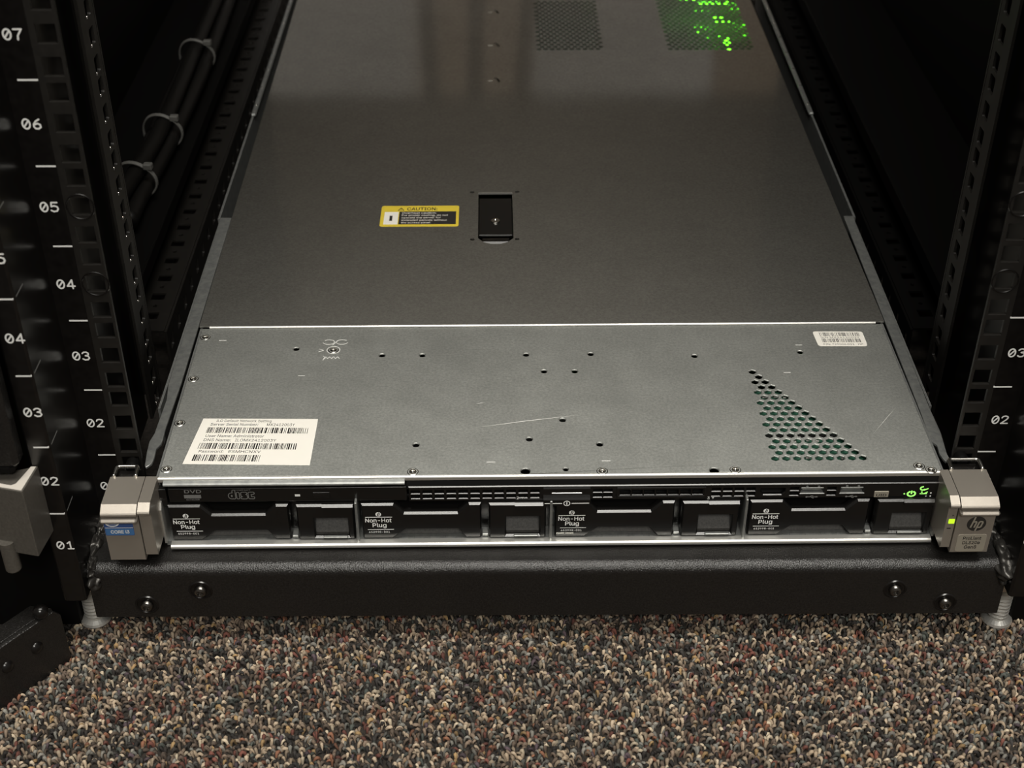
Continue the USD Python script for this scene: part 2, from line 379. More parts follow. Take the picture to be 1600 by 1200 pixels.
# base beam under the machine
def beam():
    y0, y1, z0, z1, r = -.042, .02, -.0404, -.0022, .0065
    prof = [(y0, z0 + .001), (y0 + .001, z0)] + [(y1, z0), (y1, z1)] + [(y0 + r - r * math.sin(t), z1 - r + r * math.cos(t)) for t in np.linspace(0, math.pi / 2, 9)]
    b = obj('base_beam', R_(prof_x(prof, -.2553, .2553)), 'powder', rack, smooth=40)
    for (x, z) in ((-.2254, -.0300), (-.1940, -.0190), (.1944, -.0205), (.2242, -.0308)):
        obj('bolt_recess', R_(lathe([(0, .0001), (.0052, .0001), (.0056, .0006), (.0062, .0006), (.0068, 0), (0, 0)], (x, y0, z), 'y', 28)), 'gloss', b)
        obj('bolt', R_(lathe([(0, 0), (.0036, 0), (.0036, .0008), (.003, .0019), (.0018, .0025), (.0015, .0012), (0, .0012)], (x, y0 - .0004, z), 'y', 24)), 'bolt', b)
    for s in (-1, 1):                                        # lumpy weld where the beam meets the post
        pts = np.array([(s * .2535, y, z1 - .001) for y in np.linspace(-.036, -.004, 5)] + [(s * .2530, y0 + .0015, z) for z in (-.006, -.012)])
        sph = []
        for q in pts:
            rw = RNG.uniform(.0034, .0066); k = trimesh.creation.icosphere(subdivisions=3, radius=rw); d = k.vertices / rw
            k.vertices = k.vertices * np.array([.75, 1.25, .8]) * (1 + .9 * (meshkit.noise(d * 1.7 + q * 900, 2)[:, None] - .5)) + q + RNG.uniform(-.0016, .0016, 3); sph.append(k)
        obj('weld_bead', R_(sph), 'weld', b, smooth=True)
beam()

# side panels, shelf above, bracing
for s in (-1, 1):
    obj('front_frame', R_(cb(s * .269, s * .345, -.03, .0, FLOOR + .002, TOP, .001)), 'inside', rack)
    obj('side_panel', R_(cb(s * .345, s * .35, -.04, 1.0, -.03, TOP)), 'inside', rack)
    # perforated channel that runs from front to back
    pl = sbox(-.0125 if True else 0, .19, .0125, .98).difference(unary_union([sbox(-.0048, y - .0042, .0048, y + .0042) for y in np.arange(.209, .95, .025)] + [disc(0, y + .0125, .0016, 8) for y in np.arange(.209, .95, .025)]))
    topm = place(bev(pl, .0016, .0003, 2), (s * .2685, 0, 0))
    wp = sbox(.19, -.03, .98, .0005).difference(unary_union([rrect(y - .004, y + .004, -.018, -.008, .001) for y in np.arange(.2, .96, .025)]))
    web = place(bev(wp, .0016), (s * .256 + (-.0016 if s > 0 else 0), 0, 0), (0, 1, 0), (0, 0, 1))
    lip_ = cb(s * .281, s * .283, .19, .98, -.03, .0012)
    obj('side_channel', R_([topm, web, lip_]), 'rail' if s < 0 else 'inside', rack)  # right channel in a darker black, shade put into its colour
    obj('side_brace', R_(cb(s * .27, s * .345, .12, .98, .022, .034, .001)), 'inside', rack)
    obj('rear_post', R_(cb(s * .305, s * .345, .94, .974, FLOOR + .012, TOP, .001)), 'inside', rack)
obj('rear_panel', R_(cb(-.345, .345, .975, .985, .27, TOP, .002)), 'rearpanel', rack)
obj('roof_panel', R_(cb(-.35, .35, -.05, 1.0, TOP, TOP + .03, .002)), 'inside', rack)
obj('rear_beam', R_(cb(-.26, .26, .965, .995, -.03, .0, .002)), 'inside', rack)

# levelling feet
def foot(x, y):
    z0 = FLOOR + .0028
    pr = [(0, 0), (.0084, 0), (.0090, .0012), (.0084, .0026), (.006, .004), (.0046, .0046)]
    z = .0046
    while z < .036:
        pr += [(.0040, z), (.0060, z + .0010), (.0060, z + .0014), (.0040, z + .0024)]; z += .0026
    pr += [(.0046, z), (0, z)]
    f = obj('levelling_foot', R_(lathe(pr, (x, y, z0), 'z', 28)), 'edge', rack, smooth=False)
    nut = trimesh.creation.cylinder(radius=.0085, height=.005, sections=6); nut.apply_translation((x, y, -.026))
    obj('lock_nut', R_(nut), 'bright', f)
foot(-.2622, -.0255); foot(.2620, -.0290)

# cast bracket on the left post
plan = [(-.267, -.07), (-.2646, -.0505), (-.2675, -.0505), (-.2715, -.0642), (-.2735, -.0655), (-.300, -.0585), (-.300, -.062)]
pb = Polygon(plan).buffer(.0006, quad_segs=3)
bm = place(bev(pb, .0435, .0007, 2), (0, 0, .0333))
br = obj('hinge_bracket', R_(bm), 'cast', rack, label='brushed silver cast bracket on the left post')
obj('cut_edge', R_(place(bev(Polygon(plan).buffer(-.0002), .0003), (0, 0, .0767))), 'cast_edge', br)
obj('hinge_pin', R_(lathe([(0, 0), (.0035, 0), (.0042, .001), (.0042, .02), (0, .02)], (-.2830, -.0665, .0205), 'z', 18)), 'cast', br)

# ---- open door stile at the far left
door = thing('rack_door', 'open black rack door edge above the silver bracket at the far left', 'door', (-.29, -.083, 0))
def D_(m): m = m.copy(); m.apply_translation((.29, .083, 0)); return m
obj('door_frame', D_(cb(-.345, -.2685, -.0630, -.0512, .0850, TOP, .0025)), 'powder', door)
obj('edge_seal', D_(cb(-.300, -.2725, -.0605, -.0525, .0785, .0855, .002)), 'inside', door)

# ---- angled black plate standing on the carpet, lower left
P1 = np.array([-.2715, -.0540]); dv = np.array([-.618, -.787]); dv /= np.linalg.norm(dv); nv = np.array([.787, -.618])
stab = thing('stabiliser_plate', 'black steel angled plate with round bolts standing on the carpet at the lower left', 'plate', (P1[0], P1[1], FLOOR))
UX = (-dv[0], -dv[1], 0)
pl = Polygon([(-.20, .0012), (0, .0012), (0, .036), (-.004, .0415), (-.20, .0415)])
obj('plate_face', place(bev(pl, .003, .0008, 2), (0, 0, 0), UX, (0, 0, 1)), 'powder', stab)
a = np.array([-.0085, .0, 0])
obj('top_flange', place(bev(Polygon([(-.20, 0), (-.003, 0), (-.009, .011), (-.20, .011)]), .0025, .0008, 2), (-.0*nv[0], 0, .0395), UX, (-nv[0], -nv[1], 0)), 'powder', stab)
for px in ((67, 958), (58, 1012), (12, 1042)):
    d = ray(px); N3 = np.array([*nv, 0]); o3 = np.array([*P1, 0]) + N3 * .003; Q = CAM + d * ((o3 - CAM) @ N3) / (d @ N3)
    k = trimesh.creation.icosphere(subdivisions=2, radius=.0042); k.apply_scale((1, 1, 1)); k.apply_translation(Q - np.array([*P1, FLOOR]) - N3 * .002)
    obj('bolt', k, 'gloss', stab, smooth=True)

# ---- cable loom and its ties
base = np.array([onz(p, .05) for p in ((168, 345), (212, 283), (256, 202), (307, 88), (347, -10), (380, -110))])
base[0] = base[1] + (base[1] - base[2]) * .6
from scipy.interpolate import CubicSpline
cs = CubicSpline(np.arange(6), base); tt = np.linspace(0, 5, 40)
offs = [(-.0075, 0, -.004), (.0070, 0, -.005), (.0005, 0, .0065)]
for i, (o, lb) in enumerate(zip(offs, ('outer black cable of the tied loom inside the left of the rack', 'inner black cable of the tied loom, nearest the server', 'topmost black cable of the tied loom inside the left of the rack'))):
    pts = cs(tt) + np.array(o) + np.column_stack([.0012 * np.sin(tt * 2 + i * 2), 0 * tt, .0008 * np.cos(tt * 1.7 + i)])
    pts[:, 2] = np.maximum(pts[:, 2], .0405)
    c_ = obj('power_cable', tube(pts, .0062, 12), 'cable', smooth=True); data(c_, lb, 'cable')
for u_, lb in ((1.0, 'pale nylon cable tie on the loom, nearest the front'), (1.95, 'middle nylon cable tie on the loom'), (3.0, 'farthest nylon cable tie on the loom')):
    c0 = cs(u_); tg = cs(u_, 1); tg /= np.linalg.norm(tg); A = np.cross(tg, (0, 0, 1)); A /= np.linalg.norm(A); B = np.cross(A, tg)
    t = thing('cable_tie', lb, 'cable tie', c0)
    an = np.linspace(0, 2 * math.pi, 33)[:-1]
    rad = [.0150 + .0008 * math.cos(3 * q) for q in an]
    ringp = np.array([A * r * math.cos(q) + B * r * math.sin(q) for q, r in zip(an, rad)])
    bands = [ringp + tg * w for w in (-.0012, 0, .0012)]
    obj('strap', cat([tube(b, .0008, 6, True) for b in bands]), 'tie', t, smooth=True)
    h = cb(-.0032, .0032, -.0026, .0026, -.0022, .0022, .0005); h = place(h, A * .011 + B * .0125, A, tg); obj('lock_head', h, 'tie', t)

# ---- what stands behind the rack, seen only as the reflection in the cover
for x0, x1, lb in ((-.85, -.18, 'left light grey cabinet standing behind the rack'), (.03, .31, 'right light grey cabinet standing behind the rack')):
    c_ = obj('floor_cabinet', cb(x0, x1, 1.50, 1.90, FLOOR, .90, .006), 'cabinet'); data(c_, lb, 'cabinet')
for i, (x0, x1, lb) in enumerate(((-.16, -.10, 'left brown cable hanging behind the rack'), (-.07, -.06, 'middle brown cable hanging behind the rack'), (.03, -.01, 'right brown cable hanging behind the rack'))):
    z = np.linspace(FLOOR + .012, 1.1, 16); x = x0 + (x1 - x0) * (z + .05) / 1.1 + .01 * np.sin(z * 5 + i)
    k = obj('hanging_cable', tube(np.column_stack([x, np.full(16, 1.30 + .03 * i), z]), .012, 10), 'brown', smooth=True); data(k, lb, 'cable')

# ================================================================== the server
sv = thing('rack_server', 'grey steel one-unit rack server with four black drive bays resting on the base beam', 'server', (SRV_X, 0, 0), math.degrees(SRV_RZ))
ZL = .0435; YB = .76; YS = .1299
HW = .2148
# --- chassis tray: floor, walls, divider strips, bright front lip
lipp = [(-.0225, -.0012), (-.0256, -.0012)] + [(-.0256 - .0016 * math.sin(t), .0004 - .0016 * math.cos(t)) for t in np.linspace(0, math.pi, 9)] + [(-.0225, .0020)]
ch = [cb(-HW, HW, -.0225, YB, -.0012, .0016), cb(-.2162, -.2146, -.016, YB, -.0012, .0424), cb(.2146, .2162, -.016, YB, -.0012, .0424), cb(-HW, HW, YB - .002, YB, -.001, .0424)]
chassis = obj('chassis', ch, 'zinc', sv)
obj('front_lip', prof_x(lipp, -.2118, .2136), 'edge', chassis)
for k in range(int(.42 / .0088)):
    pass
for x in (-.1075, .0000, .1080): obj('bay_divider', cb(x - .0007, x + .0007, -.0246, .0, .0016, .0300, .0003), 'zinc', chassis)
for s in (-1, 1):
    arc = [(-.0246, .002), (-.0246, .026), (-.0225, .0296), (-.0, .0296), (-.0, .002)]
    obj('bay_end_wall', prof_x(arc, s * .2146 - .0006, s * .2146 + .0006), 'edge', chassis)
obj('front_cavity', cb(-HW + .002, HW - .002, .018, .02, .0016, .0424), 'void', chassis)

# --- front cover with its holes
small = [(463, 545), (597, 555), (660, 555), (822, 554), (923, 553), (1085, 556), (850, 580), (898, 580), (1250, 550), (879, 656), (827, 686), (650, 695), (937, 694)]
holes = [disc(*lid(*p), .00185, 14) for p in small] + [disc(*lid(884, 733), .0015, 12)] + [disc(*lid(*p), .0026, 16) for p in ((821, 736), (1116, 735))]
HP, HS = .00610, .00522
for r in range(17):
    n = r // 2 + 1
    for k in range(n):
        holes.append(hexagon(.12485 + (HP / 2 if r % 2 else 0) + k * HP, .0784 - r * HS, .00232))
cov = sbox(-HW, -.0172, HW, YS).difference(unary_union(holes))
plate = place(bev(cov, .001, slope=(.00035, .0005)), (0, 0, ZL - .001))
rb = .0014
bend = [(-.0172, ZL)] + [(-.0172 - rb * math.sin(t), ZL - rb + rb * math.cos(t)) for t in np.linspace(.15, math.pi / 2, 7)] + [(-.0186, ZL - .0026), (-.0172, ZL - .0026)]
fc = obj('front_cover', plate, 'galv', sv, smooth=False)
obj('folded_edge', prof_x(bend, -HW, HW), 'edge', fc, smooth=45)
rv = [(321, 527), (302, 592), (281, 661), (260, 733), (645, 737), (941, 736), (1149, 734), (1436, 728), (1455, 734), (521, 547)]
for p in rv:
    x, y = lid(*p)
    obj('rivet', lathe([(0, .0005), (.0006, .0001), (.0010, .0001), (.0012, .0006), (.0018, .0005), (.0022, -.0002), (.0026, -.0002), (.0028, .00022), (.0032, 0), (0, -.0004)], (x, y, ZL), 'z', 20), 'bright', fc)
def flat(poly, z=ZL, h=.00006): return place(bev(poly, h), (0, 0, z))
for p, w in (((348, 532), .0046), ((471, 587), .0040), ((767, 722), .0048), ((947, 720), .0048), ((1230, 582), .0042), ((1248, 539), .0042)):
    x, y = lid(*p); obj('stamped_dash', flat(sbox(x - w / 2, y - .0003, x + w / 2, y + .0003)), 'scratch', fc)
# embossed turn mark round the centre screw: two lobes above, an arrow at the left, a coil below
x, y = lid(521, 547)
def arcl(cx, cy, rx, ry, a0, a1, n=12): return LineString([(cx + rx * math.cos(t), cy + ry * math.sin(t)) for t in np.linspace(a0, a1, n)])
em = [arcl(x - .0036, y + .0088, .0036, .0026, -math.pi * .9, math.pi * .75), arcl(x + .0046, y + .0088, .0036, .0026, math.pi * .25, math.pi * 1.9), LineString([(x - .001, y + .0055), (x + .002, y + .0105)]),
      LineString([(x - .0088, y + .0014), (x - .0062, y - .0002), (x - .0088, y - .0018)]), arcl(x, y, .0040, .0040, 0, 2 * math.pi, 24)]
zz = [(x - .0052 + .0012 * k, y - .0085 + (.0012 if k % 2 else -.0008)) for k in range(9)]
em += [LineString(zz), LineString([(x - .0056, y - .0065), (x - .0042, y - .0085), (x - .0056, y - .0108)])]
obj('embossed_symbol', flat(unary_union([l.buffer(.00024) for l in em]), h=.0001), 'scratch', fc)
a, b = lid(752, 667), lid(899, 649); mid = lid(820, 658)
obj('scratch', flat(Polygon([a, mid + (0, -.00025), b, mid + (0, .0004)]), h=.00004), 'scratch', fc)
a, b = lid(744, 631), lid(757, 629)
obj('scratch', flat(Polygon([a, (a + b) / 2 - (0, .00018), b, (a + b) / 2 + (0, .00018)]), h=.00004), 'scratch', fc)
a, b = lid(1365, 677), lid(1400, 636)
obj('scratch', flat(Polygon([a, (a + b) / 2 - (.00012, 0), b, (a + b) / 2 + (.00012, 0)]), h=.00004), 'scratch', fc)

# --- board seen through the vent
bd = obj('circuit_board', cb(.112, .190, -.010, .066, .0378, .0393), 'pcb', sv)
for (px, py) in ((1212, 620), (1226, 621), (1195, 620), (1241, 690), (1247, 684), (1262, 688), (1296, 681), (1275, 688), (1262, 715), (1318, 716), (1280, 678), (1234, 680)):
    q = lid(px, py, .0400); s = RNG.uniform(.6, 1.2)
    obj('component', cb(q[0] - .0016 * s, q[0] + .0016 * s, q[1] - .0010 * s, q[1] + .0010 * s, .0393, .0405, .0003), 'chip', bd)

# --- rear cover, slightly proud, with latch opening and two perforated fields
ho = [disc(*p, .0016, 10) for p in ((-.046, .3082), (-.0131, .3085), (-.0454, .2389), (-.0143, .2391))]
LX0, LX1, LY0, LY1 = -.0415, -.0168, .2325, .3063
ho.append(Polygon([(LX0, LY1), (LX0, LY0 + .008), (LX0 + .004, LY0 + .0025), (LX0 + .009, LY0), (LX1 - .009, LY0), (LX1 - .004, LY0 + .0025), (LX1, LY0 + .008), (LX1, LY1)]))
def field(x0, n, y0, rows, pitch=.00582):
    return [hexagon(x0 + (pitch / 2 if r % 2 else 0) + k * pitch, y0 + r * pitch * .866, .00232) for r in range(rows) for k in range(n)]
ho += field(.0108, 10, .5755, 24) + field(.1272, 13, .5745, 27)
for yy in (.666, .5857, .5088): ho.append(Polygon([(-.0300, yy + .004), (-.0275, yy + .0058), (-.0255, yy + .002), (-.0238, yy - .004), (-.0262, yy - .003), (-.0270, yy + .0025)]))
ZR = ZL + .0009
cov2 = sbox(-.2165, YS + .0016, .2165, YB).difference(unary_union(ho))
rc = obj('rear_cover', place(bev(cov2, .001), (0, 0, ZR - .001)), 'galv2', sv, smooth=False)
re_ = [(YS + .0016, ZR)] + [(YS + .0016 - .0012 * math.sin(t), ZR - .0012 + .0012 * math.cos(t)) for t in np.linspace(.1, math.pi / 2, 7)] + [(YS + .0016, ZR - .0014)]
obj('folded_edge', prof_x(re_, -.2100, .2110), 'edge', rc, smooth=45)
for yy in (.666, .5857, .5088):
    obj('lanced_tab', cb(-.0345, -.0302, yy - .0012, yy + .0030, ZR - .0006, ZR + .0003, 0), 'galv2', rc, smooth=False)
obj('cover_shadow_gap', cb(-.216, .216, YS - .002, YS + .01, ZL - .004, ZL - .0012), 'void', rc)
# latch
lt = obj('cover_latch', [cb(LX0 + .0004, LX1 - .0004, .2455, .2995, ZR - .0022, ZR - .0004, .0006)], 'bezel', rc)
obj('latch_well', [cb(LX0 - .002, LX1 + .002, LY0 - .002, LY1 + .002, ZR - .014, ZR - .0125)], 'void', lt)
obj('latch_lip', prof_x([(.2345, ZR - .0045), (.2345, ZR - .003), (.2375, ZR - .001), (.2415, ZR - .0008), (.2445, ZR - .0022), (.2445, ZR - .0045)], LX0 + .003, LX1 - .003), 'gloss', lt)
obj('latch_hinge', prof_x([(LY1 - .0008, ZR + .0006), (LY1 + .0004, ZR + .0006), (LY1 + .0004, ZR - .0006), (LY1 - .0008, ZR - .0006)], LX0, LX1), 'edge', lt)
obj('latch_screw', lathe([(0, .0004), (.001, .0004), (.0014, .0010), (.0030, .0008), (.0034, 0), (0, 0)], (-.0293, .265, ZR - .0004), 'z', 20), 'bright', lt)

# --- board and lamps under the rear vents
obj('rear_board', cb(.0, .212, .55, .75, .0215, .0230), 'pcb', sv)
def led(px, py, r, z=.030, m='led'):
    q = srv(onz((px, py), z)); k = trimesh.creation.icosphere(subdivisions=2, radius=r); k.apply_translation(q); obj('indicator_lamp', k, m, sv, smooth=True)
led(1136, 65, .0032, .034); led(1139, 77, .0016, .036); led(1125, 56, .0012, .036)
led(1117, 27, .0014, .036); led(1127, 27, .0014, .036); led(1120, 35, .0014, .036); led(1130, 35, .0014, .036); led(1139, 35, .0010, .036)
for x in (1094, 1103, 1112, 1122, 1134): led(x, 4, .0022, .036)
led(1091, 49, .0010, .036); led(1163, 70, .0009, .036); led(1165, 77, .0009, .036); led(1028, 9, .0012, .036)
for x in (1040, 1050, 1062, 1072, 1084): led(x, -2, .0016, .034)

# --- stickers on top
def quad_map(m, q, z):
    """Unit-square (u right, v up) flat mesh onto the four corners q (tl, tr, br, bl)."""
    m = m.copy(); u, v = m.vertices[:, :1], m.vertices[:, 1:2]; q = [np.array(p) for p in q]
    P = (1 - u) * (1 - v) * q[3] + u * (1 - v) * q[2] + u * v * q[1] + (1 - u) * v * q[0]
    m.vertices = np.column_stack([P, z + m.vertices[:, 2]]); return m
def utext(s, u0, u1, v, h, bold=False, depth=.00003):
    m = meshkit.text_mesh(s, 1.0, depth, bold); b = m.bounds
    m.vertices[:, 0] = u0 + (m.vertices[:, 0] - b[0, 0]) / (b[1, 0] - b[0, 0]) * (u1 - u0); m.vertices[:, 1] = v + (m.vertices[:, 1] - .5) * h; return m
def bars(u0, u1, v0, v1, n, seed):
    g = np.random.default_rng(seed); w = g.choice([1, 1, 1, 2, 3], n * 2).astype(float); e = np.concatenate([[0], np.cumsum(w)]) / w.sum() * (u1 - u0) + u0
    return cat([cb(e[2 * i], e[2 * i + 1], v0, v1, 0, .00003) for i in range(n)])
q = [lid(318, 654), lid(497, 655), lid(484, 727), lid(285, 725)]
sq = bev(sbox(0, 0, 1, 1), .0001)
s1 = obj('setting_label', quad_map(sq, q, ZL), 'paper', sv, label='white paper label with serial number and three bar codes')
T = [('iLO Default Network Setting', .125, .60, .950, .05), ('Server Serial Number:', .085, .495, .868, .055), ('MX2412003Y', .57, .81, .868, .055), ('User Name: Administrator', .085, .575, .610, .055), ('DNS Name:', .085, .31, .520, .055), ('ILOMX2412003Y', .345, .685, .520, .055), ('Password:', .085, .285, .272, .055), ('ESMHCNXV', .325, .585, .272, .055)]
obj('label_text', quad_map(cat([utext(*t) for t in T]), q, ZL + .0001), 'ink', s1)
for k, (u0, u1, v0, v1, n) in enumerate(((.075, .935, .675, .80, 66), (.065, .875, .325, .455, 62), (.06, .60, .065, .20, 42))):
    obj('bar_code', quad_map(bars(u0, u1, v0, v1, n, 30 + k), q, ZL + .0001), 'ink', s1)
q = [lid(1269, 518), lid(1347, 518), lid(1356, 541), lid(1279, 541)]
s2 = obj('part_label', quad_map(bev(affinity.scale(rrect(0, 2, 0, 1, .12), .5, 1, origin=(0, 0)), .0001), q, ZL), 'paper', sv, label='small white rounded label with two bar codes')
obj('bar_code', quad_map(bars(.12, .92, .68, .92, 34, 5), q, ZL + .0001), 'inkgrey', s2); obj('bar_code', quad_map(bars(.12, .92, .26, .50, 34, 6), q, ZL + .0001), 'inkgrey', s2)
obj('label_text', quad_map(cat([utext('S/N MX2412003Y', .12, .90, .59, .10), utext('P/N: 729006.001', .12, .74, .13, .11), utext('HP', .82, .92, .13, .11)]), q, ZL + .0001), 'inkgrey', s2)
q = [np.array(p) for p in ((-.1108, .2877), (-.0553, .2877), (-.0553, .2574), (-.1110, .2576))]
s3 = obj('caution_label', quad_map(bev(affinity.scale(rrect(0, 2, 0, 1, .06), .5, 1, origin=(0, 0)), .0001), q, ZR), 'yellow', sv, label='yellow and black caution label')
obj('text_panel', quad_map(bev(sbox(.235, .10, .965, .72), .00003), q, ZR + .0001), 'ink', s3)
obj('pictogram_panel', quad_map(bev(sbox(.045, .10, .225, .70), .00003), q, ZR + .0001), 'paper', s3)
obj('thermometer_icon', quad_map(bev(sbox(.115, .27, .152, .52), .00002), q, ZR + .00013), 'ink', s3)
tri = LineString([(.215, .77), (.253, .90), (.291, .77), (.215, .77)]).buffer(.006)
obj('warning_text', quad_map(cat([utext('CAUTION:', .33, .72, .845, .135, True), bev(tri, .00003), bev(sbox(.250, .79, .256, .86), .00003)]), q, ZR + .0001), 'ink', s3)
TL = [('Overheat caution:', .27, .71, .648, .075), ('For proper cooling, do not', .27, .86, .535, .07), ('operate the server for', .27, .77, .42, .07), ('extended periods without', .27, .85, .30, .07), ('the access panel.', .27, .65, .18, .07)]
obj('label_text', quad_map(cat([utext(*t) for t in TL]), q, ZR + .00013), 'paper', s3)
obj('pale_label', place(bev(sbox(-.195, .7015, -.143, .718), .0001), (0, 0, ZR)), 'paper', sv)

# --- optical drive (left) : top sheet on the ledge and black front
YF = -.0255
dd = obj('disc_drive', front(bev(rrect(-.2085, -.0788, .0322, .0420, .0008), .006, .0006, 3), YF + .006), 'bezel', sv)
obj('drive_top_sheet', [prof_x([(-.0170, .0423), (-.0190, .0422), (-.0206, .0417), (-.0213, .0410), (-.0214, .0401), (-.0170, .0401)], -.2118, -.0802)], 'zinc', sv, smooth=False)
obj('dark_recess', cb(-.0795, .2140, -.0178, -.0168, .0340, .0412), 'void', sv)
g1 = [text_at('DVD', .0021, *face(301, 768), fitw=.0092, bold=True)]
x, z = face(301, 776); g1 += [bev(sbox(x - .0046, z - .0012, x + .0046, z + .0012), .00004), text_at('MULTI RECORDER', .0010, x, z - .0022, fitw=.0072)]
obj('format_print', front(cat(g1), YF - .00001), 'print_dim', dd)
x, z = face(377, 773)
ol = []
def ring2(l, a=.0013, b=.0009): return l.buffer(a, quad_segs=4).difference(l.buffer(b, quad_segs=4))
w = .0030; x0 = x - .0064; zb, zt = z - .0022, z + .0014
dl = [arcl(x0 + .0012, (zb + zt) / 2 - .0004, .0011, .0014, 0, 2 * math.pi, 14), LineString([(x0 + .0024, zb), (x0 + .0024, zt + .0012)]), LineString([(x0 + .0046, zb), (x0 + .0046, zt - .0004)]),
      LineString([(x0 + .0088, zt - .0004), (x0 + .0070, zt - .0004), (x0 + .0070, (zb + zt) / 2 - .0002), (x0 + .0088, (zb + zt) / 2 - .0002), (x0 + .0088, zb), (x0 + .0068, zb)]), LineString([(x0 + .0128, zt - .0004), (x0 + .0110, zt - .0004), (x0 + .0110, zb), (x0 + .0128, zb)])]
sh = unary_union([l.buffer(.0008, quad_segs=3) for l in dl]); out = sh.boundary.buffer(.00020, quad_segs=2)
obj('disc_logo', front(cat([bev(out, .00004), text_at('COMPACT', .0009, x + .0008, zt + .0019, fitw=.0092)]), YF - .00001), 'print_dim', dd)
x, z = face(465, 774); obj('drive_lamp', front(bev(sbox(x - .0014, z - .0007, x + .0014, z + .0007), .0001), YF - .00001), 'print', dd)
x, z = face(502, 770); obj('eject_button', front(bev(rrect(x - .0047, x + .0047, z - .0030, z + .0006, .0004), .0006, .0003), YF), 'bezel', dd)
obj('side_latch', [front(bev(rrect(-.2138, -.2094, .0300, .0416, .0005), .005, .0005), YF + .005), front(bev(sbox(-.2128, .0338, -.2104, .0346), .0004), YF)], 'bezel', dd)

SHIFT = Gf.Vec3d(.00022, .0050, -.0042)
def setback(p):
    x = UsdGeom.Xformable(p); x.AddTranslateOp().Set(SHIFT); x.AddScaleOp().Set(Gf.Vec3f(1.0084, 1, 1))
setback(dd)
# --- front bezel (right): ledge, slotted grille, ports
zt = .0418; zb = .0316
def cols(px0, px1, n): return [face(p, 770)[0] for p in np.linspace(px0, px1, n)]
slots = []
for xs_ in (cols(649, 836, 11), cols(934, 950, 2), cols(1119, 1173, 4), [face(1241, 770)[0]], [face(1299, 770)[0]]):
    for x in xs_:
        for zc in (.0381, .0346): slots.append(sbox(x - .0022, zc - .0010, x + .0022, zc + .0010))
win = [face(p, 770)[0] for p in np.linspace(977, 1090, 7)]
for x in win: slots.append(sbox(x - .0026, .0350, x + .0026, .0386))
usb = [(face(1269, 770)[0], .0062), (face(1331, 770)[0], .0062)]
for x, w in usb: slots.append(sbox(x - w, .0345, x + w, .0389))
xp = face(1207, 772)[0]; slots.append(Polygon([(xp - .0066, .0386), (xp + .0066, .0386), (xp + .0066, .0362), (xp + .0050, .0342), (xp - .0050, .0342), (xp - .0066, .0362)]))
bz = sbox(-.0780, zb, .2128, zt).difference(unary_union(slots))
fb = obj('front_bezel', front(bev(bz, .0022, slope=(.00040, .0007)), YF + .0022), 'bezel', sv, smooth=False)
setback(fb)
obj('bezel_ledge', [cb(-.0780, .2128, -.0240, -.0165, zt - .0016, zt - .0004, .0003), cb(-.0780, .2128, -.0226, -.0160, zb, zb + .0012)], 'void', fb)
obj('grille_backing', cb(-.0775, .2125, -.0195, -.0185, zb + .001, zt - .002), 'void', fb)
fr_ = ring2(LineString([(win[0] - .0042, .0336), (win[-1] + .0042, .0336), (win[-1] + .0042, .0397), (win[0] - .0042, .0397), (win[0] - .0042, .0336)]), .0006, .0)
obj('window_frame', front(bev(fr_, .0006, .0002, 2), YF), 'bezel', fb)
for x, w in usb:
    sh = [cb(x - w, x + w, -.0250, -.019, .0376, .0387, .0002), cb(x - w - .0008, x + w + .0008, -.0256, -.019, .0344, .0350, .0002)]
    obj('usb_port', sh + [cb(x - w + .001, x + w - .001, -.0235, -.019, .0358, .0374, .0002)], 'zinc', fb)
    for dx in (-.0032, .0032): obj('port_spring', cb(x + dx - .0006, x + dx + .0006, -.0258, -.0250, .0396, .0403), 'zinc', fb)
    u = [LineString([(x - .0026, .0324), (x + .0026, .0324)]).buffer(.00022), disc(x - .0027, .0324, .0006, 8), Polygon([(x + .0024, .0330), (x + .0024, .0318), (x + .0036, .0324)]), LineString([(x - .0012, .0324), (x - .0002, .0332), (x + .0008, .0332)]).buffer(.00018), LineString([(x - .0002, .0324), (x + .0006, .0316), (x + .0014, .0316)]).buffer(.00018)]
    obj('usb_mark', front(bev(unary_union(u), .00004), YF - .00001), 'print_dim', fb)
for s_, px in (('2', 809), ('3', 1107)):
    x, z = face(px, 778); obj('bay_number', front(cat([text_at(s_, .0018, x, z), bev(Polygon([(x + .0018, z + .0005), (x + .0032, z + .0005), (x + .0025, z - .0007)]), .00004)]), YF - .00001), 'print', fb)
# unit identification button
x, z = face(1377, 772)
obj('id_button', front(bev(rrect(x - .0040, x + .0040, z - .0020, z + .0022, .0004), .0004, .0002), YF), 'plate', fb, label='pale lettered identification button')
obj('id_text', front(text_at('UID', .0017, x, z - .0004, fitw=.0056, bold=True), YF - .00041), 'ink', fb)
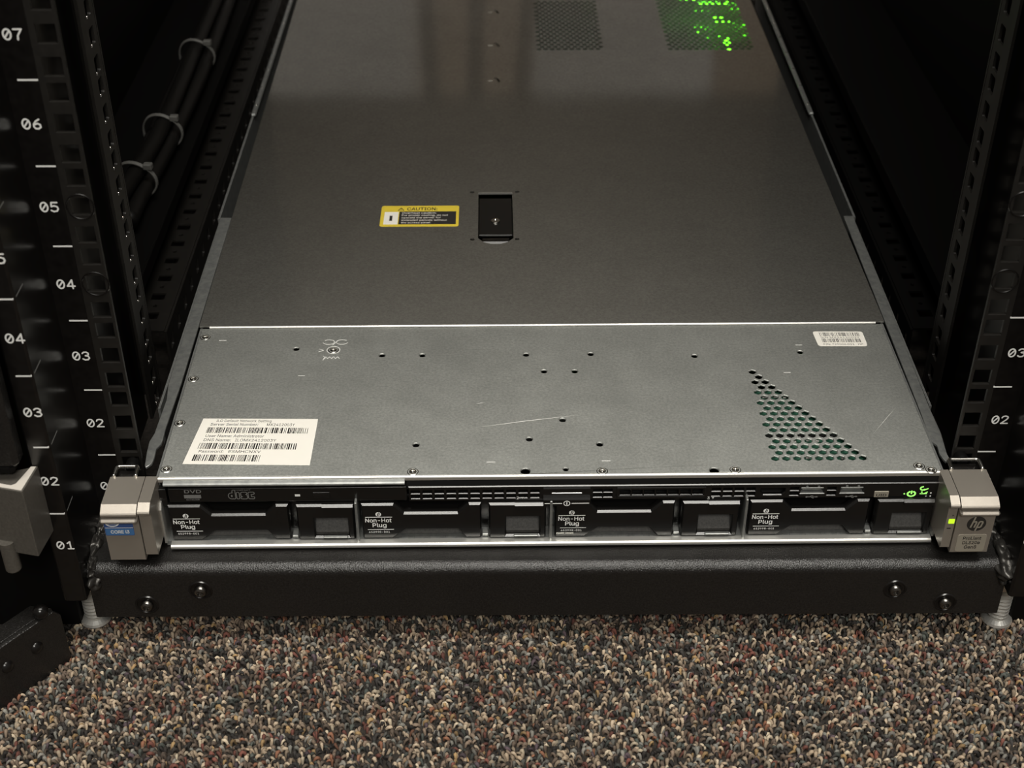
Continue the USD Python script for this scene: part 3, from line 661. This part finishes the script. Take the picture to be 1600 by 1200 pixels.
# power mark and status icons
x, z = face(1424, 771.5)
pw = unary_union([arcl(x, z, .0021, .0017, math.pi * .68, math.pi * 2.32, 24).buffer(.00048), LineString([(x, z + .0019), (x, z + .0002)]).buffer(.00042)])
obj('power_symbol', front(bev(pw, .0001), YF - .00001), 'led_soft', fb, label='glowing green power symbol')
x1_, z1_ = face(1413, 771.5); obj('status_dot', front(bev(disc(x1_, z1_, .0005, 8), .0001), YF - .00001), 'led_soft', fb)
x, z = face(1445, 763); obj('health_symbol', front(bev(unary_union([arcl(x - .001, z, .0013, .0012, math.pi * .5, math.pi * 1.8, 10).buffer(.0004), LineString([(x, z - .0012), (x + .0018, z - .0002)]).buffer(.00035)]), .0001), YF - .00001), 'led_soft', fb)
x, z = face(1443, 770); obj('network_symbol', front(bev(unary_union([LineString([(x - .0018, z - .0006), (x + .0018, z - .0006)]).buffer(.0003), LineString([(x + .0004, z - .0006), (x + .0020, z + .0006)]).buffer(.0003), disc(x - .0010, z + .0006, .0005, 8)]), .0001), YF - .00001), 'led_soft', fb)
x, z = face(1449, 775); obj('status_dot', front(bev(unary_union([disc(x - .0008, z, .0006, 3), disc(x + .0016, z, .0005, 8), disc(x + .0016, z + .0022, .0005, 8)]), .0001), YF - .00001), 'print', fb)
# pull tab in the middle
x0, _ = face(849, 775); x1, _ = face(922, 775); xc_ = (x0 + x1) / 2
pt = obj('pull_tab', [prof_x([(-.0225, .0405), (-.0268, .0405), (-.0268, .0345), (-.0290, .0345), (-.0290, .0305), (-.0225, .0305)], x0, x1)], 'bezel', fb)
obj('tab_highlight', cb(xc_ - .0083, xc_ + .0083, -.02700, -.0266, .0372, .0380, .0002), 'edge', pt)  # pale strip stands in for the highlight line across the tab
z = .0322
obj('tab_print', front(bev(unary_union([sbox(x0 + .0006, z - .0003, xc_ - .0026, z + .0003), sbox(xc_ + .0026, z - .0003, x1 - .0006, z + .0003), ring2(Point(xc_, z), .0019, .0014), sbox(xc_ - .0003, z - .0010, xc_ + .0003, z + .0010)]), .00004), -.02901), 'print', pt)

# --- four drive bays
YD = -.0225
def bay(bx, k):
    g = obj('drive_bay', [cb(bx, bx + .1055, -.0125, .016, .0018, .0262), ], 'bezel', sv)
    def P(*pts): return Polygon([(bx + u, z) for u, z in pts])
    left = P((.0013, .0022), (.0181, .0022), (.0258, .0087), (.0543, .0087), (.0589, .0022), (.0676, .0022), (.0676, .0270), (.0607, .0270), (.0544, .0205), (.0249, .0205), (.0193, .0270), (.0013, .0270))
    obj('carrier_face', front(bev(left, .0050, slope=(.00082, .0014)), YD + .005), 'bezel', g, smooth=False)
    hole = sbox(bx + .0814, .0040, bx + .0998, .0175)
    right = sbox(bx + .0718, .0022, bx + .1035, .0270).difference(hole)
    obj('release_lever', front(bev(right, .0055, slope=(.00082, .0014)), YD + .005), 'bezel', g, smooth=False)
    obj('lever_cap', [prof_x([(YD + .0035, .0272), (YD + .0004, .0272), (YD - .0014, .0262), (YD - .0014, .0246), (YD + .0035, .0246)], bx + .0862, bx + .1032)], 'bezel', g, smooth=False)
    # sloping well behind the opening, and its front sill
    obj('finger_well', prof_x([(-.0120, .0165), (-.0135, .0162), (-.0165, .0120), (-.0205, .0058), (-.0205, .0040), (-.0120, .0040)], bx + .0812, bx + .1000), 'well', g)
    obj('well_sill', cb(bx + .0856, bx + .0992, YD - .0012, YD + .0008, .0036, .0046, .0003), 'edge' if False else 'zinc', g)
    obj('lower_ramp', prof_x([(-.0120, .0105), (-.0140, .0105), (-.0185, .0022), (-.0120, .0022)], bx + .0181, bx + .0589), 'well', g)
    # print
    cx = bx + .0100
    y = YD - .0005 - .00001
    lg = ring2(Point(cx + .0006, .0200), .0016, .0).difference(unary_union([LineString([(cx, .0188), (cx + .0008, .0212)]).buffer(.00025), LineString([(cx + .0008, .0188), (cx + .0014, .0208)]).buffer(.0002)]))
    pr = [bev(lg, .00004), bev(sbox(cx - .0068, .0177, cx + .0082, .0181), .00004), bev(sbox(cx - .0058, .0087, cx + .0088, .0091), .00004),
          text_at('Non-Hot', .0027, cx + .0004, .0156, fitw=.0146, bold=True), text_at('Plug', .0027, cx + .0009, .0121, fitw=.0078, bold=True), text_at('652998-001', .0013, cx + .0006, .0071, fitw=.0116)]
    obj('bay_print', front(cat(pr), YD - .00001), 'print', g)
    obj('carrier_tab', cb(bx + .0680, bx + .0714, -.0215, -.0165, .0022, .0042, .0003), 'zinc', g)
    if k == 2: obj('tray_tick', front(cat([bev(sbox(cx - .0078, .0048, cx - .0032, .0054), .0001), bev(sbox(cx - .0028, .0048, cx + .0018, .0054), .0001)]), YD), 'edge', g)
for k, bx in enumerate((-.2125, -.1062, .0010, .1090)): bay(bx, k)
obj('spring_strip', [cb(x, x + .0060, -.0238, -.0195, .0010, .0018, .0003) for x in np.arange(-.2085, .205, .0088)], 'zinc', sv)

# --- ears
def ear(s):
    e0, e1 = (.2218, .2408) if s < 0 else (.2188, .2393)
    i0, i1 = (.2150, .2214) if s < 0 else (.2134, .2184)
    def X(a, b): return (min(s * a, s * b), max(s * a, s * b))
    xo0, xo1 = X(e0, e1); xi0, xi1 = X(i0, i1)
    def blk(x0, x1, dy, zb, c=.0004):
        pr = [(-.0165, .0435), (-.0396 + dy, .0435), (-.0442 + dy, .0409), (-.0448 + dy, .0402), (-.0448 + dy, .0390), (-.0425 + dy, .0383), (-.0425 + dy, zb + .0008), (-.0418 + dy, zb), (-.0165, zb)]
        return prof_x(pr, x0, x1)
    er = obj('rack_ear', blk(xo0, xo1, 0, .0056), 'taupe', sv, smooth=False)
    obj('ear_lip', cb(xo0 - (.0008 if s < 0 else 0), xo1 + (.0008 if s > 0 else 0), -.0462, -.0410, .0346, .0374, .0010), 'taupe', er)
    obj('ear_hub', [blk(xi0, xi1, .0012, .0082)], 'taupe', er, smooth=False)
    # wire bail behind the lever and the captive screw on the post
    a0, a1 = xo0 + .0018, xo1 - .0052 if s < 0 else xo1 - .0018
    if s > 0: a0, a1 = xo0 + .0014, xo1 - .0018
    lp = LineString([(a0, -.0165), (a0 + .0004, -.0085), (a0 + .0014, -.0078), (a1 - .0014, -.0078), (a1 - .0004, -.0085), (a1, -.0165)])
    pts = [(*lp.interpolate(t, True).coords[0], .0437) for t in np.linspace(0, 1, 40)]
    obj('latch_bail', tube(pts, .0011, 8), 'bright', er, smooth=True)
    obj('bail_plate', cb(a0 + .001, a1 - .001, -.0170, -.0082, .0395, .0410, .0004), 'gloss', er)
    obj('captive_screw', lathe([(0, 0), (.0026, 0), (.0036, .0008), (.0038, .005), (.0030, .0066), (0, .0066)], (s * .2316 if s < 0 else .2290, -.0006, .0415), 'y', 20), 'inside', er)
    xm = (xo0 + xo1) / 2; yf = -.0425
    def ft(m, y): return front(m, y)
    if s < 0:
        sx = xm - .0012
        st = obj('processor_sticker', ft(bev(rrect(sx - .0082, sx + .0074, .0240, .0342, .0008), .0001), yf), 'navy', er, label='blue processor sticker')
        obj('sticker_band', ft(bev(rrect(sx - .0078, sx + .0072, .0244, .0288, .0005), .00004), yf - .0001), 'blue', er)
        obj('sticker_print', ft(cat([bev(arcl(sx - .0036, .0328, .0034, .0022, math.pi * 1.02, math.pi * 1.98, 14).buffer(.00035), .00004), text_at('CORE i3', .0021, sx - .0002, .0266, fitw=.0100, bold=True), text_at('intel', .0016, sx - .0036, .0327, fitw=.0050, bold=True), bev(sbox(sx - .0078, .0293, sx + .0072, .0296), .00004)]), yf - .00015), 'print', er)
    else:
        sx = xm + .0002
        obj('maker_badge', ft(bev(disc(sx + .0006, .0268, .0052, 32), .0002, .0001, 1), yf), 'ink', er, label='round black maker badge')
        def sl(pts): return LineString([(sx + .0006 + u + v * .22, .0268 + v) for u, v in pts])
        lt_ = [sl([(-.0024, -.0026), (-.0024, .0050)]), sl([(-.0024, .0014), (-.0008, .0016), (-.0004, .0010), (-.0004, -.0026)]), sl([(.0010, .0016), (.0010, -.0050)]), sl([(.0010, .0016), (.0026, .0016), (.0030, .0010), (.0030, -.0018), (.0026, -.0024), (.0010, -.0024)])]
        lg = unary_union([l.buffer(.00045, cap_style=2) for l in lt_]).intersection(disc(sx + .0006, .0268, .0052, 32))
        obj('badge_letters', ft(bev(lg, .00006), yf - .0002), 'plate', er)
        npl = obj('name_plate', ft(bev(rrect(sx - .0080, sx + .0080, .0068, .0192, .0014), .0003, .0002, 2), yf), 'plate', er)
        obj('model_print', ft(cat([text_at('ProLiant', .0022, sx + .0001, .0166, fitw=.0100, bold=True), text_at('DL320e', .0022, sx + .0001, .0134, fitw=.0096, bold=True), text_at('Gen8', .0022, sx + .0001, .0102, fitw=.0068, bold=True)]), yf - .0003), 'ink', er)
        hx = (xi0 + xi1) / 2; yh = -.0425 + .0012
        obj('drive_lamp', ft(bev(rrect(hx - .0011, hx + .0021, .0262, .0292, .0003), .0003), yh), 'led_lime', er, label='lit yellow-green indicator')
        obj('lamp_icons', ft(cat([bev(disc(hx + .0006, .0318, .0006, 3), .00004), bev(sbox(hx - .0012, .0222, hx + .0010, .0230), .00004)]), yh - .00001), 'ink', er)
ear(-1); ear(1)

# ================================================================== slide rails at both sides
def outline(px, z): return [tuple(onz(p, z)[:2]) for p in px]
RZ = .040
Lo = [(345, 340), (262.7, 600), (260, 624), (241, 677), (233, 690), (229, 707), (226, 727)]
Li = [(228, 730), (237, 724), (241, 715), (244, 701), (252, 693), (254.7, 685), (258.7, 669), (272, 630.7), (282.7, 600), (362, 340)]
Ro = [(1333, 337), (1454, 640), (1470, 675), (1478, 702), (1480, 709), (1485, 718)]
Ri = [(1478, 721), (1474, 717), (1468, 709), (1464, 695), (1456, 690), (1451, 680), (1440, 648), (1318, 337)]
for s, o, i, lb in ((-1, Lo, Li, 'grey zinc slide rail along the left side of the server'), (1, Ro, Ri, 'grey zinc slide rail along the right side of the server')):
    pl = Polygon(outline(o + i, RZ)); pl = pl if pl.is_valid else pl.buffer(0)
    t = thing('slide_rail', lb, 'rail', (s * .224, 0, 0))
    mv = lambda m: (m.apply_translation((-s * .224, 0, 0)), m)[1]
    obj('rail_flange', mv(place(bev(pl, .0014, .0005, 3), (0, 0, RZ - .0014))), 'zinc', t)
    xe = s * .2268
    obj('rail_web', mv(cb(xe - .0007, xe + .0007, .05, .28, .002, RZ - .001)), 'zinc', t)
    obj('inner_member', mv(cb(s * .2185 - .0006, s * .2185 + .0006, .02, .74, .004, .034)), 'inside', t)
    a0, a1 = (s * .2262, s * .2302)
    obj('rear_flange', mv(cat([cb(a0, a1, .452, .75, RZ - .0025, RZ, .0008), cb(s * .2288 - .0008, s * .2288 + .0008, .28, .75, .002, RZ - .002)])), 'zinc', t)
    for y in np.arange(.47, .74, .036):
        obj('rail_stud', mv(lathe([(0, .0005), (.0009, .0004), (.0012, 0), (0, 0)], (s * .2282, y, RZ), 'z', 10)), 'bright', t)

# repeats of one kind share a group; every label still names one thing
for pr in stage.GetPrimAtPath('/World').GetChildren():
    g = {'cable_tie': 'nylon cable ties on the loom', 'power_cable': 'black cables of the tied loom', 'slide_rail': 'slide rails beside the server',
         'hanging_cable': 'brown cables hanging behind the rack', 'floor_cabinet': 'grey cabinets behind the rack'}
    k = pr.GetName().rstrip('0123456789').rstrip('_')
    if k in g: pr.SetCustomDataByKey('group', g[k])
